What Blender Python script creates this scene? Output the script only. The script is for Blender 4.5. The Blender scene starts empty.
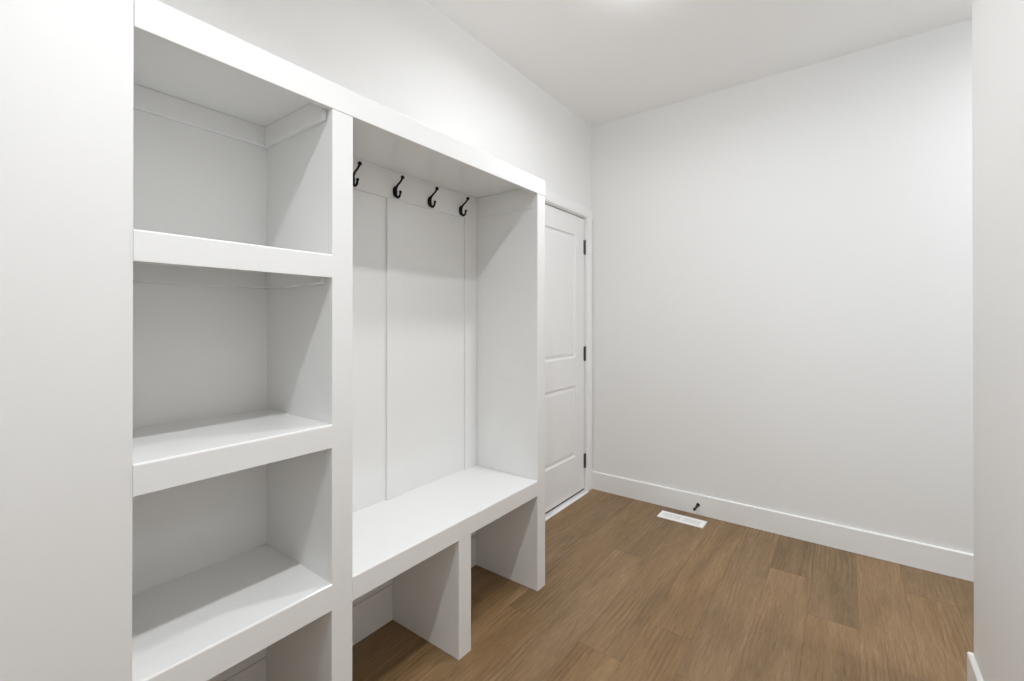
import bpy, bmesh, math, random
from mathutils import Vector, Matrix
D = bpy.data
SC = bpy.context.scene
COL = SC.collection

# ------------------------------------------------------------------ camera
cam_d = D.cameras.new('camera')
cam_d.sensor_fit = 'HORIZONTAL'
cam_d.sensor_width = 36.0
cam_d.lens = 450.31 * 36.0 / 1024.0
cam_d.shift_y = -(340.5 - 319.75) / 1024.0
cam_d.clip_start = 0.02
cam = D.objects.new('camera', cam_d)
COL.objects.link(cam)
cam.location = (0.0, 0.0, 1.2642)
cam.rotation_euler = (math.radians(90.0 + 0.162), 0.0, math.radians(36.582))
SC.camera = cam

# ------------------------------------------------------------------ world, exposure
w = D.worlds.new('world')
SC.world = w
w.use_nodes = True
w.node_tree.nodes['Background'].inputs[0].default_value = (0.86, 0.94, 1.0, 1)
w.node_tree.nodes['Background'].inputs[1].default_value = 1.75
SC.view_settings.view_transform = 'Standard'
SC.view_settings.look = 'None'
SC.view_settings.gamma = 1.0
SC.view_settings.use_curve_mapping = False
SC.view_settings.exposure = 0.0
SC.cycles.max_bounces = 16
SC.cycles.diffuse_bounces = 12

LAMP_COL = (0.955, 0.982, 1.01)
# ceiling lamps: x, y, watts straight down, beam degrees, watts from the dome, radius
LAMPS = [(-0.335, 0.32, 15.0, 142, 0.4, 0.034), (-0.66, 1.80, 9.5, 170, 3.0, 0.060), (1.05, 2.20, 11.0, 180, 3.0, 0.060)]

# ------------------------------------------------------------------ measurements (metres)
H = 2.74
XW, XB, XF = -1.5523, -1.5436, -1.1585      # left wall, locker back, locker front
XS = XF - 0.020                             # back of the face frame
XR, YR, YFAR = 0.3455, 2.1637, 3.1017       # right wall face, its outside corner, far wall
YL, YM0, YM1, YE0, YE1 = 0.2751, 0.7148, 0.781, 1.7635, 1.830
ZT, ZTO, ZSOF = 1.937, 1.8626, 1.900
YBACK, XHALL = -1.75, 1.75

# ------------------------------------------------------------------ materials
def nodes(name):
    m = D.materials.new(name); m.use_nodes = True
    nt = m.node_tree; b = nt.nodes['Principled BSDF']
    return m, nt, b

def painted(name, col, rough, bump=0.0, scale=300.0, coat=0.0):
    m, nt, b = nodes(name)
    b.inputs['Base Color'].default_value = (*col, 1)
    b.inputs['Roughness'].default_value = rough
    b.inputs['Coat Weight'].default_value = coat
    b.inputs['Coat Roughness'].default_value = 0.12
    if bump:
        tc = nt.nodes.new('ShaderNodeTexCoord')
        n = nt.nodes.new('ShaderNodeTexNoise'); n.inputs['Scale'].default_value = scale
        n.inputs['Detail'].default_value = 3
        bp = nt.nodes.new('ShaderNodeBump'); bp.inputs['Strength'].default_value = bump
        bp.inputs['Distance'].default_value = 0.001
        nt.links.new(tc.outputs['Object'], n.inputs['Vector'])
        nt.links.new(n.outputs['Fac'], bp.inputs['Height'])
        nt.links.new(bp.outputs['Normal'], b.inputs['Normal'])
    return m

M_WALL = painted('wall_paint', (0.80, 0.795, 0.785), 0.62, 0.10, 240)
M_CEIL = painted('ceiling_paint', (0.90, 0.89, 0.88), 0.9, 0.15, 160)
M_TRIM = painted('trim_paint', (0.83, 0.825, 0.815), 0.32, 0.02, 60)
M_CAB = painted('cabinet_paint', (0.82, 0.82, 0.812), 0.12, 0.015, 50)
M_DOOR = painted('door_paint', (0.80, 0.79, 0.78), 0.38, 0.02, 80)
M_BLACK = painted('oil_rubbed_bronze', (0.008, 0.007, 0.006), 0.32)
M_BLACK.node_tree.nodes['Principled BSDF'].inputs['Metallic'].default_value = 0.6
M_RUBBER_SHADE = painted('black_rubber_and_shade', (0.012, 0.012, 0.012), 0.6)  # stop tip rubber, and the painted shade strip under the door
M_HINGE = painted('dark_nickel', (0.16, 0.15, 0.14), 0.38)
M_HINGE.node_tree.nodes['Principled BSDF'].inputs['Metallic'].default_value = 0.9
M_REG = painted('register_enamel', (0.92, 0.92, 0.91), 0.35)
M_SLOT_SHADE = painted('slot_shade', (0.10, 0.095, 0.09), 0.8)

def wood_floor():
    m, nt, b = nodes('oak_plank')
    N, L = nt.nodes, nt.links
    at = N.new('ShaderNodeAttribute'); at.attribute_name = 'plank'      # r: random, g: tone, b: random
    sep = N.new('ShaderNodeSeparateColor'); L.new(at.outputs['Color'], sep.inputs[0])
    tc = N.new('ShaderNodeTexCoord')
    off = N.new('ShaderNodeVectorMath'); off.operation = 'SCALE'; off.inputs['Scale'].default_value = 37.0
    L.new(at.outputs['Color'], off.inputs[0])
    add = N.new('ShaderNodeVectorMath'); add.operation = 'ADD'
    L.new(tc.outputs['Object'], add.inputs[0]); L.new(off.outputs[0], add.inputs[1])

    def mapped(sx, sy):
        mp = N.new('ShaderNodeMapping'); mp.inputs['Scale'].default_value = (sx, sy, 1)
        L.new(add.outputs[0], mp.inputs[0]); return mp.outputs[0]

    def noise(v, scale, detail, rough=0.55, dist=0.0):
        n = N.new('ShaderNodeTexNoise'); n.inputs['Scale'].default_value = scale
        n.inputs['Detail'].default_value = detail; n.inputs['Roughness'].default_value = rough
        n.inputs['Distortion'].default_value = dist
        L.new(v, n.inputs['Vector']); return n.outputs['Fac']

    def ramp(v, pts):
        r = N.new('ShaderNodeValToRGB'); e = r.color_ramp.elements
        while len(e) < len(pts): e.new(0.5)
        for el, (p, c) in zip(e, pts): el.position = p; el.color = (*c, 1)
        L.new(v, r.inputs[0]); return r.outputs[0]

    def mixc(kind, f, a, c):
        x = N.new('ShaderNodeMix'); x.data_type = 'RGBA'; x.blend_type = kind
        if isinstance(f, float): x.inputs[0].default_value = f
        else: L.new(f, x.inputs[0])
        for s, q in ((6, a), (7, c)):
            if isinstance(q, tuple): x.inputs[s].default_value = (*q, 1)
            else: L.new(q, x.inputs[s])
        return x.outputs[2]
    # broad streaks along the plank
    broad = noise(mapped(11.0, 1.5), 1.0, 5, 0.6, 0.6)
    base = ramp(broad, [(0.30, WOOD[0]), (0.50, WOOD[1]), (0.72, WOOD[2])])
    # cathedral rings: distorted bands
    wv = N.new('ShaderNodeTexWave'); wv.wave_type = 'BANDS'; wv.bands_direction = 'X'
    wv.inputs['Scale'].default_value = 1.0; wv.inputs['Distortion'].default_value = 14.0
    wv.inputs['Detail'].default_value = 4.0; wv.inputs['Detail Scale'].default_value = 0.35
    L.new(mapped(16.0, 2.6), wv.inputs['Vector'])
    ringmask = ramp(noise(mapped(6.0, 1.6), 1.0, 1), [(0.48, (0, 0, 0)), (0.62, (1, 1, 1))])
    rings = ramp(wv.outputs['Fac'], [(0.10, (0.84, 0.82, 0.79)), (0.45, (1, 1, 1)), (0.95, (1.07, 1.07, 1.07))])
    c1 = mixc('MULTIPLY', ringmask, base, rings)
    # fine fibre and pores
    fine = noise(mapped(150.0, 10.0), 1.0, 4, 0.7, 0.5)
    c2 = mixc('MULTIPLY', 1.0, c1, ramp(fine, [(0.32, (0.78, 0.76, 0.73)), (0.52, (1, 1, 1)), (0.70, (1.14, 1.14, 1.14))]))
    cer = noise(mapped(60.0, 11.0), 1.0, 3, 0.6, 0.3)
    c3 = mixc('MIX', ramp(cer, [(0.56, (0, 0, 0)), (0.74, (0.32, 0.32, 0.32))]), c2, (0.40, 0.28, 0.17))
    # small knots
    vo = N.new('ShaderNodeTexVoronoi'); vo.inputs['Scale'].default_value = 1.0
    L.new(mapped(4.2, 2.1), vo.inputs['Vector'])
    c3 = mixc('MULTIPLY', 1.0, c3, ramp(vo.outputs['Distance'], [(0.02, (0.62, 0.58, 0.55)), (0.075, (1, 1, 1))]))
    # tone of the whole plank
    hs = N.new('ShaderNodeHueSaturation')
    mr = N.new('ShaderNodeMapRange'); mr.inputs['To Min'].default_value = 0.64; mr.inputs['To Max'].default_value = 1.32
    L.new(sep.outputs['Green'], mr.inputs['Value']); L.new(mr.outputs[0], hs.inputs['Value'])
    ms = N.new('ShaderNodeMapRange'); ms.inputs['To Min'].default_value = 0.97; ms.inputs['To Max'].default_value = 1.05
    L.new(sep.outputs['Blue'], ms.inputs['Value']); L.new(ms.outputs[0], hs.inputs['Saturation'])
    L.new(c3, hs.inputs['Color'])
    L.new(hs.outputs[0], b.inputs['Base Color'])
    b.inputs['Roughness'].default_value = 0.5
    bp = N.new('ShaderNodeBump'); bp.inputs['Strength'].default_value = 0.25; bp.inputs['Distance'].default_value = 0.0006
    L.new(fine, bp.inputs['Height']); L.new(bp.outputs[0], b.inputs['Normal'])
    return m
WOOD = [(0.188, 0.112, 0.050), (0.246, 0.152, 0.072), (0.305, 0.196, 0.100)]
M_FLOOR = wood_floor()

# ------------------------------------------------------------------ helpers
def add_box(bm, x0, x1, y0, y1, z0, z1):
    v = [bm.verts.new((x, y, z)) for z in (z0, z1) for x, y in ((x0, y0), (x1, y0), (x1, y1), (x0, y1))]
    for f in ((3, 2, 1, 0), (4, 5, 6, 7), (0, 1, 5, 4), (1, 2, 6, 5), (2, 3, 7, 6), (3, 0, 4, 7)):
        bm.faces.new([v[i] for i in f])

def add_prism(bm, pts, axis, a0, a1):
    """closed 2-D outline swept along an axis; pts are the two other coordinates in order"""
    def p(u, v, a):
        return {'x': (a, u, v), 'y': (u, a, v), 'z': (u, v, a)}[axis]
    A = [bm.verts.new(p(u, v, a0)) for u, v in pts]
    B = [bm.verts.new(p(u, v, a1)) for u, v in pts]
    n = len(pts)
    bm.faces.new(A); bm.faces.new(B[::-1])
    for i in range(n):
        bm.faces.new((A[i], B[i], B[(i + 1) % n], A[(i + 1) % n]))
    bmesh.ops.recalc_face_normals(bm, faces=bm.faces[:])

def add_lathe(bm, prof, org, axis, seg=28):
    """prof: (radius, distance along axis)"""
    axis = Vector(axis).normalized()
    q = Vector((0, 0, 1)).rotation_difference(axis)
    rings = []
    for r, h in prof:
        rings.append([bm.verts.new(Vector(org) + q @ Vector((r * math.cos(2 * math.pi * k / seg), r * math.sin(2 * math.pi * k / seg), h))) for k in range(seg)])
    for a, b in zip(rings, rings[1:]):
        for k in range(seg):
            bm.faces.new((a[k], a[(k + 1) % seg], b[(k + 1) % seg], b[k]))
    bm.faces.new(rings[0][::-1]); bm.faces.new(rings[-1])

def add_tube(bm, pts, rad, seg=14, squash=None):
    """tube through points (Catmull-Rom) with a radius per point"""
    P = [Vector(p) for p in pts]; out = []; R = []
    n = len(P)
    for i in range(n - 1):
        p0, p1, p2, p3 = P[max(i - 1, 0)], P[i], P[i + 1], P[min(i + 2, n - 1)]
        for s in range(6):
            t = s / 6
            out.append(0.5 * ((2 * p1) + (p2 - p0) * t + (2 * p0 - 5 * p1 + 4 * p2 - p3) * t * t + (3 * p1 - p0 - 3 * p2 + p3) * t ** 3))
            R.append(rad[i] * (1 - t) + rad[i + 1] * t)
    out.append(P[-1]); R.append(rad[-1])
    rings = []
    up = Vector((0, 1, 0))
    for i, c in enumerate(out):
        d = (out[min(i + 1, len(out) - 1)] - out[max(i - 1, 0)]).normalized()
        s = up; u = d.cross(s).normalized()
        k = squash[0] if squash else 1.0
        rings.append([bm.verts.new(c + (s * math.cos(2 * math.pi * j / seg) * k + u * math.sin(2 * math.pi * j / seg)) * R[i]) for j in range(seg)])
    for a, b in zip(rings, rings[1:]):
        for j in range(seg):
            bm.faces.new((a[j], a[(j + 1) % seg], b[(j + 1) % seg], b[j]))
    bm.faces.new(rings[0][::-1]); bm.faces.new(rings[-1])
    bmesh.ops.recalc_face_normals(bm, faces=bm.faces[:])

def add_ball(bm, c, r, sz=1.0):
    bmesh.ops.create_uvsphere(bm, u_segments=20, v_segments=12, radius=r,
                              matrix=Matrix.Translation(c) @ Matrix.Diagonal((1, 1, sz, 1)))

def wloc(o):
    v = Vector(o.location)
    return v + wloc(o.parent) if o.parent else v

def obj(name, bm, mat, parent=None, bevel=0.0, smooth=False, seg=2):
    """link bm (world coordinates) as one mesh, local to its parent"""
    me = D.meshes.new(name)
    c = Vector((0, 0, 0))
    if parent: c = wloc(parent)
    bmesh.ops.translate(bm, verts=bm.verts[:], vec=-c)
    bm.to_mesh(me); bm.free()
    o = D.objects.new(name, me); COL.objects.link(o)
    o.parent = parent
    me.materials.append(mat)
    if smooth:
        for p in me.polygons: p.use_smooth = True
    if bevel:
        md = o.modifiers.new('bevel', 'BEVEL'); md.width = bevel; md.segments = seg
        md.limit_method = 'ANGLE'; md.angle_limit = math.radians(40)
        md.harden_normals = True
        for p in me.polygons: p.use_smooth = True
    return o

def boxes(name, bl, mat, parent=None, bevel=0.0015):
    bm = bmesh.new()
    for b in bl: add_box(bm, *b)
    return obj(name, bm, mat, parent, bevel)

def empty(name, loc, label=None, cat=None, group=None, kind=None):
    o = D.objects.new(name, None); COL.objects.link(o); o.location = loc
    o.empty_display_size = 0.05
    tag(o, label, cat, group, kind)
    return o

def tag(o, label=None, cat=None, group=None, kind=None):
    for k, v in (('label', label), ('category', cat), ('group', group), ('kind', kind)):
        if v: o[k] = v
    return o

def struct(name, bl, mat, label, cat, bevel=0.0):
    return tag(boxes(name, bl, mat, None, bevel), label, cat, kind='structure')

# ------------------------------------------------------------------ floor: planks in one mesh
rng = random.Random(5)
X0, PW, PL = 0.040, 0.178, 1.52
JOINT = {-9: 2.0, -8: 1.90, -7: 1.60, -6: 2.345, -5: 1.585, -4: 1.858, -3: 1.65, -2: 2.65, -1: 2.33, 0: 1.70, 1: 2.78, 2: 2.1, 3: 1.5}
# tone of the plank beyond / before the joint, where the photo shows it
TONE = {(-7, 1): 0.34, (-7, 0): 0.55, (-6, 1): 0.22, (-6, 0): 0.55, (-5, 1): 0.48, (-5, 0): 0.62, (-4, 1): 0.46, (-4, 0): 0.50,
        (-3, 1): 0.48, (-3, 0): 0.5, (-2, 1): 0.24, (-2, 0): 0.56, (-1, 1): 0.28, (-1, 0): 0.50, (0, 1): 0.58, (0, 0): 0.5,
        (1, 1): 0.32, (1, 0): 0.50, (2, 1): 0.4, (2, 0): 0.42}
bm = bmesh.new()
cl = bm.loops.layers.float_color.new('plank')
k = -9
while X0 + k * PW < XHALL:
    j = JOINT.get(k, rng.uniform(0.2, 1.6))
    for n in range(-4, 3):
        ya, yb = j + n * PL, j + (n + 1) * PL
        ya, yb = max(ya, YBACK - 0.05), min(yb, YFAR + 0.02)
        xa, xb = max(X0 + k * PW, XW - 0.12), min(X0 + (k + 1) * PW, XHALL + 0.02)
        if yb - ya < 0.01 or xb - xa < 0.005: continue
        tone = TONE.get((k, 1 if n == 0 else (0 if n == -1 else 9)), rng.uniform(0.3, 0.62))
        c = (rng.random(), tone, rng.random(), 1)
        g = 0.0004
        top = [bm.verts.new(p) for p in ((xa + g, ya + g, 0), (xb - g, ya + g, 0), (xb - g, yb - g, 0), (xa + g, yb - g, 0))]
        bot = [bm.verts.new(p) for p in ((xa, ya, -0.0012), (xb, ya, -0.0012), (xb, yb, -0.0012), (xa, yb, -0.0012))]
        fs = [bm.faces.new(top)]
        for i in range(4):
            fs.append(bm.faces.new((bot[i], bot[(i + 1) % 4], top[(i + 1) % 4], top[i])))
        for f in fs:
            for lp in f.loops: lp[cl] = c
    k += 1
add_box(bm, XW - 0.12, XHALL + 0.1, YBACK - 0.1, YFAR + 0.1, -0.05, -0.0013)
tag(obj('floor', bm, M_FLOOR), 'brown oak look plank floor running toward the far wall', 'floor', kind='structure')

struct('ceiling', [(XW - 0.12, XHALL + 0.1, YBACK - 0.1, YFAR + 0.1, H, H + 0.05)], M_CEIL,
       'plain white flat ceiling over the mudroom', 'ceiling')

# ------------------------------------------------------------------ walls
T = 0.11
DY0, DY1, DZ = 2.235, 3.030, 2.040           # rough opening of the door
struct('wall_left', [(XW - T, XW, YBACK, DY0, 0, H), (XW - T, XW, DY1, YFAR + T, 0, H), (XW - T, XW, DY0, DY1, DZ, H)],
       M_WALL, 'white painted wall behind the locker with the door opening', 'wall')
struct('wall_far', [(XW, XHALL, YFAR, YFAR + T, 0, H)], M_WALL, 'plain white wall at the end of the room', 'wall')
struct('wall_right', [(XR, XR + 0.115, YBACK, YR, 0, H)], M_WALL, 'white wall end with outside corner at right edge', 'wall', 0.003)
struct('wall_near', [(XW, XF - 0.003, -0.45, YL - 0.012, 0, H), (XS, XF - 0.003, YL - 0.012, YL, 0, ZT), (XW, XF - 0.003, YL - 0.012, YL, ZT, H)], M_WALL, 'white wall face flush with left side of the locker', 'wall')
# wall behind the camera with a wide window added to let in fill light
BW = (-1.25, 0.15, 1.15, 2.35)               # x0, x1, z0, z1
struct('wall_back', [(XW - T, BW[0], YBACK - T, YBACK, 0, H), (BW[1], XHALL, YBACK - T, YBACK, 0, H),
                     (BW[0], BW[1], YBACK - T, YBACK, 0, BW[2]), (BW[0], BW[1], YBACK - T, YBACK, BW[3], H)], M_WALL, 'white wall behind the camera with an added window opening for fill light', 'wall')
struct('added_window_2', [(BW[0], BW[0] + 0.05, YBACK - 0.08, YBACK - 0.02, BW[2], BW[3]), (BW[1] - 0.05, BW[1], YBACK - 0.08, YBACK - 0.02, BW[2], BW[3]),
                    (BW[0] + 0.05, BW[1] - 0.05, YBACK - 0.08, YBACK - 0.02, BW[2], BW[2] + 0.05), (BW[0] + 0.05, BW[1] - 0.05, YBACK - 0.08, YBACK - 0.02, BW[3] - 0.05, BW[3])],
       M_TRIM, 'added unseen white window behind the camera, lets in fill light', 'window')
HW = (0.5, 2.9, 0.4, 2.45)                   # unseen window added round the corner for fill light: y0, y1, z0, z1
struct('wall_hall', [(XHALL, XHALL + T, YBACK, HW[0], 0, H), (XHALL, XHALL + T, HW[1], YFAR + T, 0, H),
                     (XHALL, XHALL + T, HW[0], HW[1], 0, HW[2]), (XHALL, XHALL + T, HW[0], HW[1], HW[3], H)], M_WALL, 'white wall round the corner at right', 'wall')
wf = 0.05
boxes_w = [(XHALL + 0.02, XHALL + 0.08, HW[0], HW[0] + wf, HW[2], HW[3]), (XHALL + 0.02, XHALL + 0.08, HW[1] - wf, HW[1], HW[2], HW[3]),
           (XHALL + 0.02, XHALL + 0.08, HW[0] + wf, HW[1] - wf, HW[2], HW[2] + wf), (XHALL + 0.02, XHALL + 0.08, HW[0] + wf, HW[1] - wf, HW[3] - wf, HW[3]),
           (XHALL + 0.02, XHALL + 0.08, (HW[0] + HW[1]) / 2 - 0.03, (HW[0] + HW[1]) / 2 + 0.03, HW[2] + wf, HW[3] - wf)]
struct('added_window_1', boxes_w, M_TRIM, 'added unseen white window round the corner at right, lets in fill light', 'window')
# ------------------------------------------------------------------ baseboards
def baseboard(name, x0, x1, y0, y1, face, label, h=0.130):
    """face: direction the moulding looks, its top outer edge eased"""
    bm = bmesh.new(); t = 0.014; e = 0.004
    if face == '-y':
        add_prism(bm, [(y1, 0), (y0, 0), (y0, h - e), (y0 + e, h), (y1, h)], 'x', x0, x1)
    elif face == '-x':
        add_prism(bm, [(x1, 0), (x0, 0), (x0, h - e), (x0 + e, h), (x1, h)], 'y', y0, y1)
    elif face == '+x':
        add_prism(bm, [(x0, 0), (x1, 0), (x1, h - e), (x1 - e, h), (x0, h)], 'y', y0, y1)
    elif face == '+y':
        add_prism(bm, [(y0, 0), (y1, 0), (y1, h - e), (y1 - e, h), (y0, h)], 'x', x0, x1)
    return tag(obj(name, bm, M_TRIM), label, 'baseboard', kind='structure')
BT = 0.014
baseboard('baseboard_far', XW, XHALL, YFAR - BT, YFAR, '-y', 'white baseboard along the far wall')
baseboard('baseboard_right', XR - BT, XR, YBACK, YR + BT, '-x', 'white baseboard ending at the outside corner at right')
baseboard('baseboard_corner', XR, XR + 0.115, YR, YR + BT, '+y', 'white baseboard round the end of the right wall')
baseboard('baseboard_left', XW, XW + BT, YE1 + 0.001, 2.162, '+x', 'white baseboard between locker and door')

# ------------------------------------------------------------------ door 1
XD = XW - 0.012                                  # face of the door leaf
LY0, LY1, LZ0, LZ1 = 2.258, 3.006, 0.024, 2.022   # leaf
door = empty('door_1', (XD - 0.0175, (LY0 + LY1) / 2, 0), 'white two panel interior door with dark hinges beside the locker', 'door', kind='structure')

def door_leaf():
    bm = bmesh.new()
    panels = [(0.290, 0.800), (1.000, 1.885)]
    py0, py1 = LY0 + 0.135, LY1 - 0.128
    ys = [LY0, py0, py1, LY1]
    zs = [LZ0, panels[0][0], panels[0][1], panels[1][0], panels[1][1], LZ1]
    def V(x, y, z): return bm.verts.new((x, y, z))
    for side in (0, 1):
        xs = XD if side == 0 else XD - 0.035
        s = -1 if side == 0 else 1
        for i in range(3):
            for jz in range(5):
                y0, y1, z0, z1 = ys[i], ys[i + 1], zs[jz], zs[jz + 1]
                if i == 1 and jz in (1, 3):
                    # moulded frame: steep drop, then a raised field
                    steps = [(0, 0), (0.003, 0.0055), (0.009, 0.0095), (0.016, 0.0095), (0.034, 0.004), (0.038, 0.004)]
                    rings = []
                    for ins, dep in steps:
                        x = xs + s * dep
                        rings.append([V(x, y0 + ins, z0 + ins), V(x, y1 - ins, z0 + ins), V(x, y1 - ins, z1 - ins), V(x, y0 + ins, z1 - ins)])
                    for a, b in zip(rings, rings[1:]):
                        for q in range(4):
                            bm.faces.new((a[q], a[(q + 1) % 4], b[(q + 1) % 4], b[q]))
                    bm.faces.new(rings[-1])
                else:
                    bm.faces.new((V(xs, y0, z0), V(xs, y1, z0), V(xs, y1, z1), V(xs, y0, z1)))
    for a in ([(XD, LY0), (XD - 0.035, LY0)], [(XD, LY1), (XD - 0.035, LY1)]):
        (xa, y), (xb, _) = a
        bm.faces.new((V(xa, y, LZ0), V(xb, y, LZ0), V(xb, y, LZ1), V(xa, y, LZ1)))
    for z in (LZ0, LZ1):
        bm.faces.new((V(XD, LY0, z), V(XD - 0.035, LY0, z), V(XD - 0.035, LY1, z), V(XD, LY1, z)))
    bmesh.ops.remove_doubles(bm, verts=bm.verts[:], dist=1e-5)
    bmesh.ops.recalc_face_normals(bm, faces=bm.faces[:])
    return bm
leaf = obj('door_leaf', door_leaf(), M_DOOR, door)
for z in (0.228, 1.022, 1.812):
    bm = bmesh.new()
    hy, hx = LY1 + 0.0065, XD + 0.0065
    add_lathe(bm, [(0.0035, -0.056), (0.0062, -0.053), (0.0062, -0.031), (0.0055, -0.0305), (0.0062, -0.030), (0.0062, -0.011), (0.0055, -0.0105),
                   (0.0062, -0.010), (0.0062, 0.010), (0.0055, 0.0105), (0.0062, 0.011), (0.0062, 0.030), (0.0055, 0.0305), (0.0062, 0.031), (0.0062, 0.053), (0.0035, 0.056)],
              (hx, hy, z), (0, 0, 1), 16)
    add_box(bm, XD - 0.001, XD + 0.002, hy - 0.016, hy + 0.012, z - 0.050, z + 0.050)
    hg = obj('hinge', bm, M_HINGE, door, smooth=False)
boxes('door_gap_shade', [(XD - 0.030, XD - 0.002, LY0, LY1, 0.0135, LZ0 - 0.0002)], M_RUBBER_SHADE, door, 0)  # black strip painting the shade of the gap under the leaf
# round knob, its tip just clearing the locker's end
kn = bmesh.new()
add_lathe(kn, [(0.032, 0.0), (0.032, 0.004), (0.028, 0.008), (0.011, 0.012), (0.010, 0.028), (0.018, 0.034), (0.0262, 0.042), (0.0275, 0.052), (0.024, 0.061), (0.012, 0.065)],
          (XD + 0.0005, LY0 + 0.066, 0.91), (1, 0, 0), 28)
obj('door_knob', kn, M_HINGE, door, smooth=True)

# jamb, stop and casing
boxes('jamb', [(XW - T, XW + 0.0, DY0, DY0 + 0.019, 0, DZ), (XW - T, XW + 0.0, DY1 - 0.019, DY1, 0, DZ), (XW - T, XW + 0.0, DY0 + 0.019, DY1 - 0.019, DZ - 0.013, DZ),
               (XD - 0.050, XD - 0.0365, DY0 + 0.019, DY0 + 0.034, 0, DZ - 0.013), (XD - 0.050, XD - 0.0365, DY1 - 0.034, DY1 - 0.019, 0, DZ - 0.013),
               (XD - 0.050, XD - 0.0365, DY0 + 0.034, DY1 - 0.034, DZ - 0.028, DZ - 0.013)], M_TRIM, door, 0.001)
CT = 0.014
bm = bmesh.new()
def casing_profile(bm, horiz, a0, a1, i, o):
    # i = inner edge, o = outer edge; slightly tapered flat stock
    if horiz: pts = [(XW, i), (XW + CT * 0.75, i), (XW + CT, i + (o - i) * 0.12), (XW + CT, o), (XW, o)]
    else: pts = [(XW, i), (XW + CT * 0.75, i), (XW + CT, i + (o - i) * 0.12), (XW + CT, o), (XW, o)]
    if horiz: add_prism(bm, pts, 'y', a0, a1)
    else: add_prism(bm, pts, 'z', a0, a1)
casing_profile(bm, False, 0, DZ - 0.006, DY1 - 0.012, YFAR - BT - 0.0005)
casing_profile(bm, False, 0, DZ - 0.006, DY0 + 0.012, DY0 - 0.062)
casing_profile(bm, True, DY0 - 0.062, YFAR - 0.0005, DZ - 0.006, DZ + 0.066)
tag(obj('trim_1', bm, M_TRIM), 'white flat casing around the door', 'door casing', kind='structure')
bm = bmesh.new()
add_prism(bm, [(XW - T, 0), (XW + 0.024, 0), (XW + 0.024, 0.004), (XW + 0.014, 0.010), (XW - T, 0.012)], 'y', DY0 + 0.0195, DY1 - 0.0195)
tag(obj('trim_2', bm, M_TRIM), 'white threshold strip under the door', 'threshold', kind='structure')
struct('light_block_beyond_door', [(XW - 0.75, XW - 0.70, DY0 - 0.3, YFAR + T, 0, H), (XW - 0.70, XW - T, DY0 - 0.3, DY0 - 0.25, 0, H), (XW - 0.70, XW - T, YFAR + 0.02, YFAR + T, 0, H),  # closed box added so no outside light passes under the door
        (XW - 0.75, XW - 0.125, DY0 - 0.3, YFAR + T, -0.05, 0), (XW - 0.70, XW - T, DY0 - 0.25, YFAR + 0.02, 2.4, 2.45)], M_WALL, 'added unseen box behind the door that keeps light out of the gap', 'wall')
# ------------------------------------------------------------------ mudroom locker
L = empty('mudroom_locker', ((XB + XF) / 2, (YL + YE1) / 2, 0),
          'white built-in mudroom locker with open shelves, bench and coat hook bay', 'built-in locker')
r = 0.0015   # panels sit a touch inside the face frame
XP = XB      # back of the panels
YLB = YL - 0.0
boxes('side_panel', [(XB, XS, YL - 0.0115, YL - 0.0002, 0, ZSOF)], M_CAB, L, 0)
boxes('partition', [(XB, XS, YM0 + r, YM1 - r, 0, ZSOF)], M_CAB, L, 0.0008)
boxes('side_panel', [(XB, XS, YE0 + r, YE1 - 0.0005, 0, ZSOF)], M_CAB, L, 0.0008)
boxes('back_panel', [(XW, XB, YL + 0.0005, YE1 - 0.0005, 0.1555, ZT - 0.02)], M_CAB, L, 0)
boxes('top_panel', [(XW, XS, YL + 0.0005, YE1 - 0.0005, ZSOF, ZT - 0.001)], M_CAB, L, 0)
boxes('top_rail', [(XS, XF, YL + 0.0005, YE1, ZTO, ZT)], M_CAB, L)
boxes('stile', [(XS, XF - 0.0012, YM0, YM1, 0, ZTO)], M_CAB, L)
boxes('stile', [(XS, XF - 0.0012, YE0, YE1, 0, ZTO)], M_CAB, L)
YD0, YD1 = 1.231, 1.299
BZT, BZB = 0.5175, 0.4465
boxes('bench_divider', [(XW + 0.002, XS - 0.002, YD0 + r, YD1 - r, 0, BZT - 0.020), ], M_CAB, L, 0.0008)
boxes('stile', [(XS - 0.002, XF - 0.0012, YD0, YD1, 0, BZB)], M_CAB, L)

def shelf(name, y0, y1, zt, zb):
    bm = bmesh.new()
    # board with a deep nosing at its front, one outline swept along the shelf
    e = 0.005
    arc = [(XF - e + e * math.cos(math.radians(a)), zt - e + e * math.sin(math.radians(a))) for a in (0, 22, 45, 67, 90)]
    add_prism(bm, [(XP, zt - 0.019), (XS, zt - 0.019), (XS, zb), (XF - 0.001, zb), (XF, zb + 0.001)] + arc + [(XP, zt)], 'y', y0, y1)
    return obj(name, bm, M_CAB, L)
SH = [(1.4515, 1.3859), (0.9741, 0.9079), (0.5264, 0.4523)]
for zt, zb in SH:
    shelf('shelf', YL + 0.0002, YM0 + r - 0.0002, zt, zb)
shelf('bench_seat', YM1 - r + 0.0002, YE0 + r - 0.0002, BZT, BZB)

# cleats under the top panel and under each shelf: back and both sides
def cleat_boxes(y0, y1, ztop, zbot, t=0.016):
    return [(XP, XP + t, y0, y1, zbot, ztop), (XP + t, XS - 0.001, y1 - t, y1, zbot, ztop), (XP + t, XS - 0.001, y0, y0 + t, zbot, ztop)]
for ztop, zbot in ((ZSOF, 1.836), (SH[0][0] - 0.019, 1.370), (SH[1][0] - 0.019, 0.892), ):
    for n, b in zip(('back_cleat', 'side_cleat'), cleat_boxes(YL + 0.0002, YM0 + r - 0.0002, ztop, zbot)):
        b = (b[0], min(b[1], XS - 0.010), *b[2:])
        boxes(n, [b], M_CAB, L, 0.0028)
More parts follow.
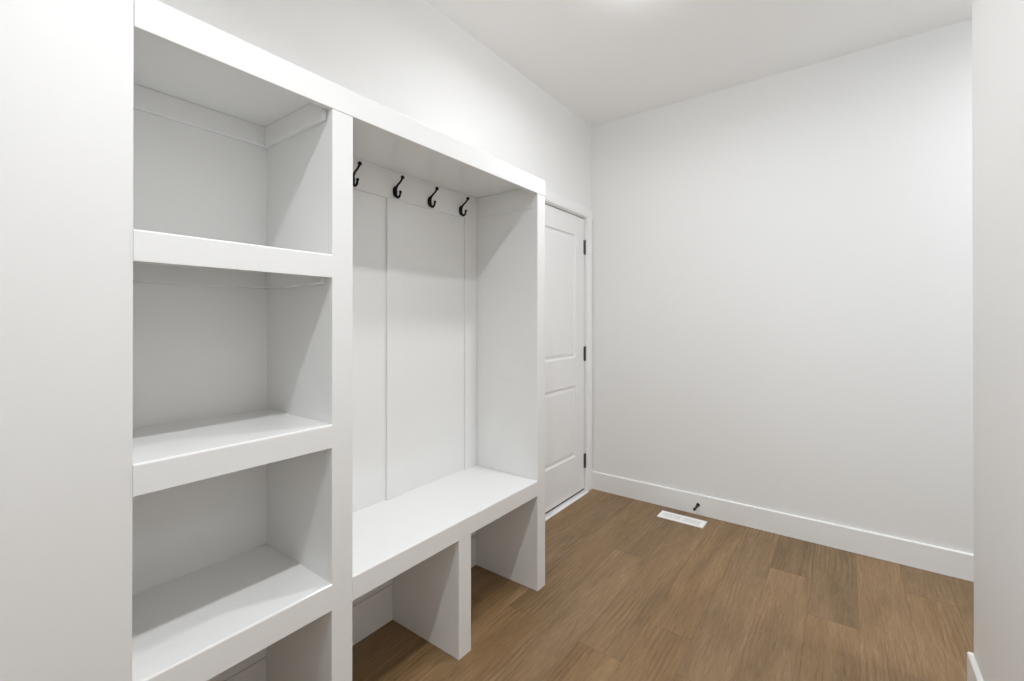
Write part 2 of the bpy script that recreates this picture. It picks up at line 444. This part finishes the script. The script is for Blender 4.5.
# board rail that carries the hooks, with its returns
RB = 1.779
hb = cleat_boxes(YM1 - r + 0.0002, YE0 + r - 0.0002, ZSOF, RB, 0.008)
boxes('hook_rail', [hb[0]], M_CAB, L, 0.0015)
boxes('side_cleat', [(hb[1][0], hb[1][1], hb[1][3] - 0.004, hb[1][3], 1.797, ZSOF)], M_CAB, L, 0.0015)
boxes('side_cleat', [(hb[2][0], hb[2][1], hb[2][2], hb[2][2] + 0.004, 1.797, ZSOF)], M_CAB, L, 0.0015)
boxes('scribe_strip', [(XW + 0.0002, XB, YM0 + r, YM1 - r, 0, 0.153), ], M_CAB, L, 0)
boxes('scribe_strip', [(XW + 0.0002, XB, YE0 + r, YE1 - 0.0005, 0, 0.153)], M_CAB, L, 0)
# battens of the back wall in the bench bay
for y0, y1 in ((YM1, YM1 + 0.085), (1.197, 1.282), (YE0 - 0.088, YE0)):
    boxes('batten', [(XB, XB + 0.009, y0, y1, BZT, RB)], M_CAB, L, 0.001)
# toe boards at the back of the openings by the floor
bm = bmesh.new()
for i, (y0, y1) in enumerate(((YL, YM0 + r), (YM1 - r, YD0 + r), (YD1 - r, YE0 + r))):
    bm = bmesh.new()
    h = 0.150
    add_box(bm, XW + 0.0001, XB - 0.0008, y0 + 0.0003, y1 - 0.0003, 0, h - 0.001)
    obj('toe_board', bm, M_CAB, L)

# ------------------------------------------------------------------ coat hooks
XH = XB + 0.0083
HY = [1.030, 1.236, 1.433, 1.640]
HZ = 1.812
HL = ['black double coat hook, leftmost on the rail, half hidden by the stile',
      'black double coat hook, second from the left on the rail',
      'black double coat hook, third from the left on the rail',
      'black double coat hook, rightmost on the rail nearest the side panel']
def make_hook(y):
    t = empty('coat_hook', (XH, y, HZ))
    bm = bmesh.new()
    # oval backplate, domed
    n = 28
    rings = []
    for sc, dx in ((1.0, 0.0), (1.0, 0.002), (0.86, 0.0045), (0.5, 0.006)):
        rings.append([bm.verts.new((XH + dx, y + 0.0120 * sc * math.cos(2 * math.pi * q / n), HZ + 0.0235 * sc * math.sin(2 * math.pi * q / n))) for q in range(n)])
    for a, b in zip(rings, rings[1:]):
        for q in range(n): bm.faces.new((a[q], a[(q + 1) % n], b[(q + 1) % n], b[q]))
    bm.faces.new(rings[0][::-1]); bm.faces.new(rings[-1])
    bmesh.ops.recalc_face_normals(bm, faces=bm.faces[:])
    obj('backplate', bm, M_BLACK, t, smooth=True)
    bm = bmesh.new()
    add_tube(bm, [(XH + 0.003, y, HZ + 0.004), (XH + 0.010, y, HZ + 0.018), (XH + 0.022, y, HZ + 0.028), (XH + 0.037, y, HZ + 0.037), (XH + 0.047, y, HZ + 0.048)],
             [0.0070, 0.0054, 0.0043, 0.0040, 0.0048])
    add_ball(bm, (XH + 0.049, y, HZ + 0.052), 0.0082)
    obj('upper_prong', bm, M_BLACK, t, smooth=True)
    bm = bmesh.new()
    add_tube(bm, [(XH + 0.003, y, HZ - 0.006), (XH + 0.010, y, HZ - 0.020), (XH + 0.020, y, HZ - 0.027), (XH + 0.031, y, HZ - 0.022), (XH + 0.035, y, HZ - 0.009)],
             [0.0076, 0.0066, 0.0054, 0.0046, 0.0044])
    add_ball(bm, (XH + 0.0355, y, HZ - 0.0065), 0.0062)
    obj('lower_prong', bm, M_BLACK, t, smooth=True)
    return t
h0 = make_hook(HY[0])
for i, y in enumerate(HY):
    if i == 0: t = h0
    else:
        t = h0.copy(); COL.objects.link(t); t.location = (XH, y, HZ)
        for ch in list(h0.children):
            c = ch.copy(); COL.objects.link(c); c.parent = t
    tag(t, HL[i], 'coat hook', 'coat hooks on the rail above the bench')

# ------------------------------------------------------------------ floor register
RX0, RX1, RY0, RY1 = -0.984, -0.704, 2.897, 3.006
reg = empty('floor_register', ((RX0 + RX1) / 2, (RY0 + RY1) / 2, 0), 'white metal floor vent with fine slots by the far baseboard', 'floor vent')
bm = bmesh.new()
zt = 0.0045
cuts = [(RX0 + 0.024, (RX0 + RX1) / 2 - 0.007), ((RX0 + RX1) / 2 + 0.007, RX1 - 0.024)]
ym0, ym1 = RY0 + 0.026, RY1 - 0.026
def fb(x0, x1, y0, y1): add_box(bm, x0, x1, y0, y1, 0.0006, zt)
fb(RX0, RX1, RY0, ym0); fb(RX0, RX1, ym1, RY1)
fb(RX0, cuts[0][0], ym0, ym1); fb(cuts[0][1], cuts[1][0], ym0, ym1); fb(cuts[1][1], RX1, ym0, ym1)
obj('frame', bm, M_REG, reg)
bm = bmesh.new()
for a, b in cuts:
    n = 12
    for q in range(n):
        x = a + (b - a) * (q + 0.5) / n
        add_box(bm, x - 0.0030, x + 0.0030, ym0, ym1, 0.0012, zt - 0.0004)
    add_box(bm, a, b, (ym0 + ym1) / 2 - 0.002, (ym0 + ym1) / 2 + 0.002, 0.0011, zt - 0.0003)
obj('grille', bm, M_REG, reg)
bm = bmesh.new()
for a, b in cuts: add_box(bm, a, b, ym0, ym1, 0.0003, 0.0010)
obj('slot_shade_plate', bm, M_SLOT_SHADE, reg)  # thin dark plate standing in for the shade inside the slots

# ------------------------------------------------------------------ door stop on the far baseboard
SX, SY, SZ = -0.779, YFAR - BT, 0.064
ds = empty('door_stop', (SX, SY, SZ), 'small black door stop screwed to the far baseboard above the vent', 'door stop')
bm = bmesh.new(); add_lathe(bm, [(0.0115, 0.0), (0.0115, 0.003), (0.010, 0.007), (0.006, 0.010)], (SX, SY, SZ), (0, -1, 0), 20)
obj('base_plate', bm, M_BLACK, ds, smooth=True)
bm = bmesh.new(); add_lathe(bm, [(0.0062, 0.006), (0.0062, 0.078)], (SX, SY, SZ), (0, -1, 0), 16)
obj('rod', bm, M_BLACK, ds, smooth=True)
bm = bmesh.new(); add_lathe(bm, [(0.0065, 0.076), (0.0088, 0.078), (0.0088, 0.090), (0.006, 0.094)], (SX, SY, SZ), (0, -1, 0), 16)
obj('rubber_tip', bm, M_RUBBER_SHADE, ds, smooth=True)

# ------------------------------------------------------------------ ceiling lamps (just above the frame)
LL = ['round white ceiling light above the left wall end', 'round white ceiling light above the bench bay, just beyond the frame',
      'round white ceiling light round the corner at right']
for (x, y, watts, beam, p, rad), lb in zip(LAMPS, LL):
    m, nt, b = nodes('lamp_lens')
    b.inputs['Base Color'].default_value = (0.9, 0.9, 0.9, 1)
    b.inputs['Emission Color'].default_value = (*LAMP_COL, 1)
    b.inputs['Emission Strength'].default_value = p / (math.pi * math.pi * rad * rad)
    t = empty('ceiling_light', (x, y, H), lb, 'ceiling light', 'round ceiling lights')
    bm = bmesh.new()
    add_lathe(bm, [(rad + 0.012, 0.0), (rad + 0.012, 0.006), (rad + 0.001, 0.010), (rad * 0.5, 0.010)], (x, y, H), (0, 0, -1), 40)
    obj('trim_ring', bm, M_TRIM, t, smooth=False)
    bm = bmesh.new()
    hd = rad * 0.75
    add_lathe(bm, [(rad * math.cos(a), 0.0105 + hd * math.sin(a)) for a in [math.radians(q) for q in (0, 20, 40, 60, 75, 86)]], (x, y, H), (0, 0, -1), 32)
    obj('dome_lens', bm, m, t, smooth=True)
    ld = D.lights.new('lamp', 'AREA'); ld.shape = 'DISK'; ld.size = 2 * rad; ld.energy = watts
    ld.color = LAMP_COL; ld.spread = math.radians(beam)
    lo = D.objects.new('lamp', ld); COL.objects.link(lo); lo.parent = t; lo.location = (0, 0, -0.011 - hd)
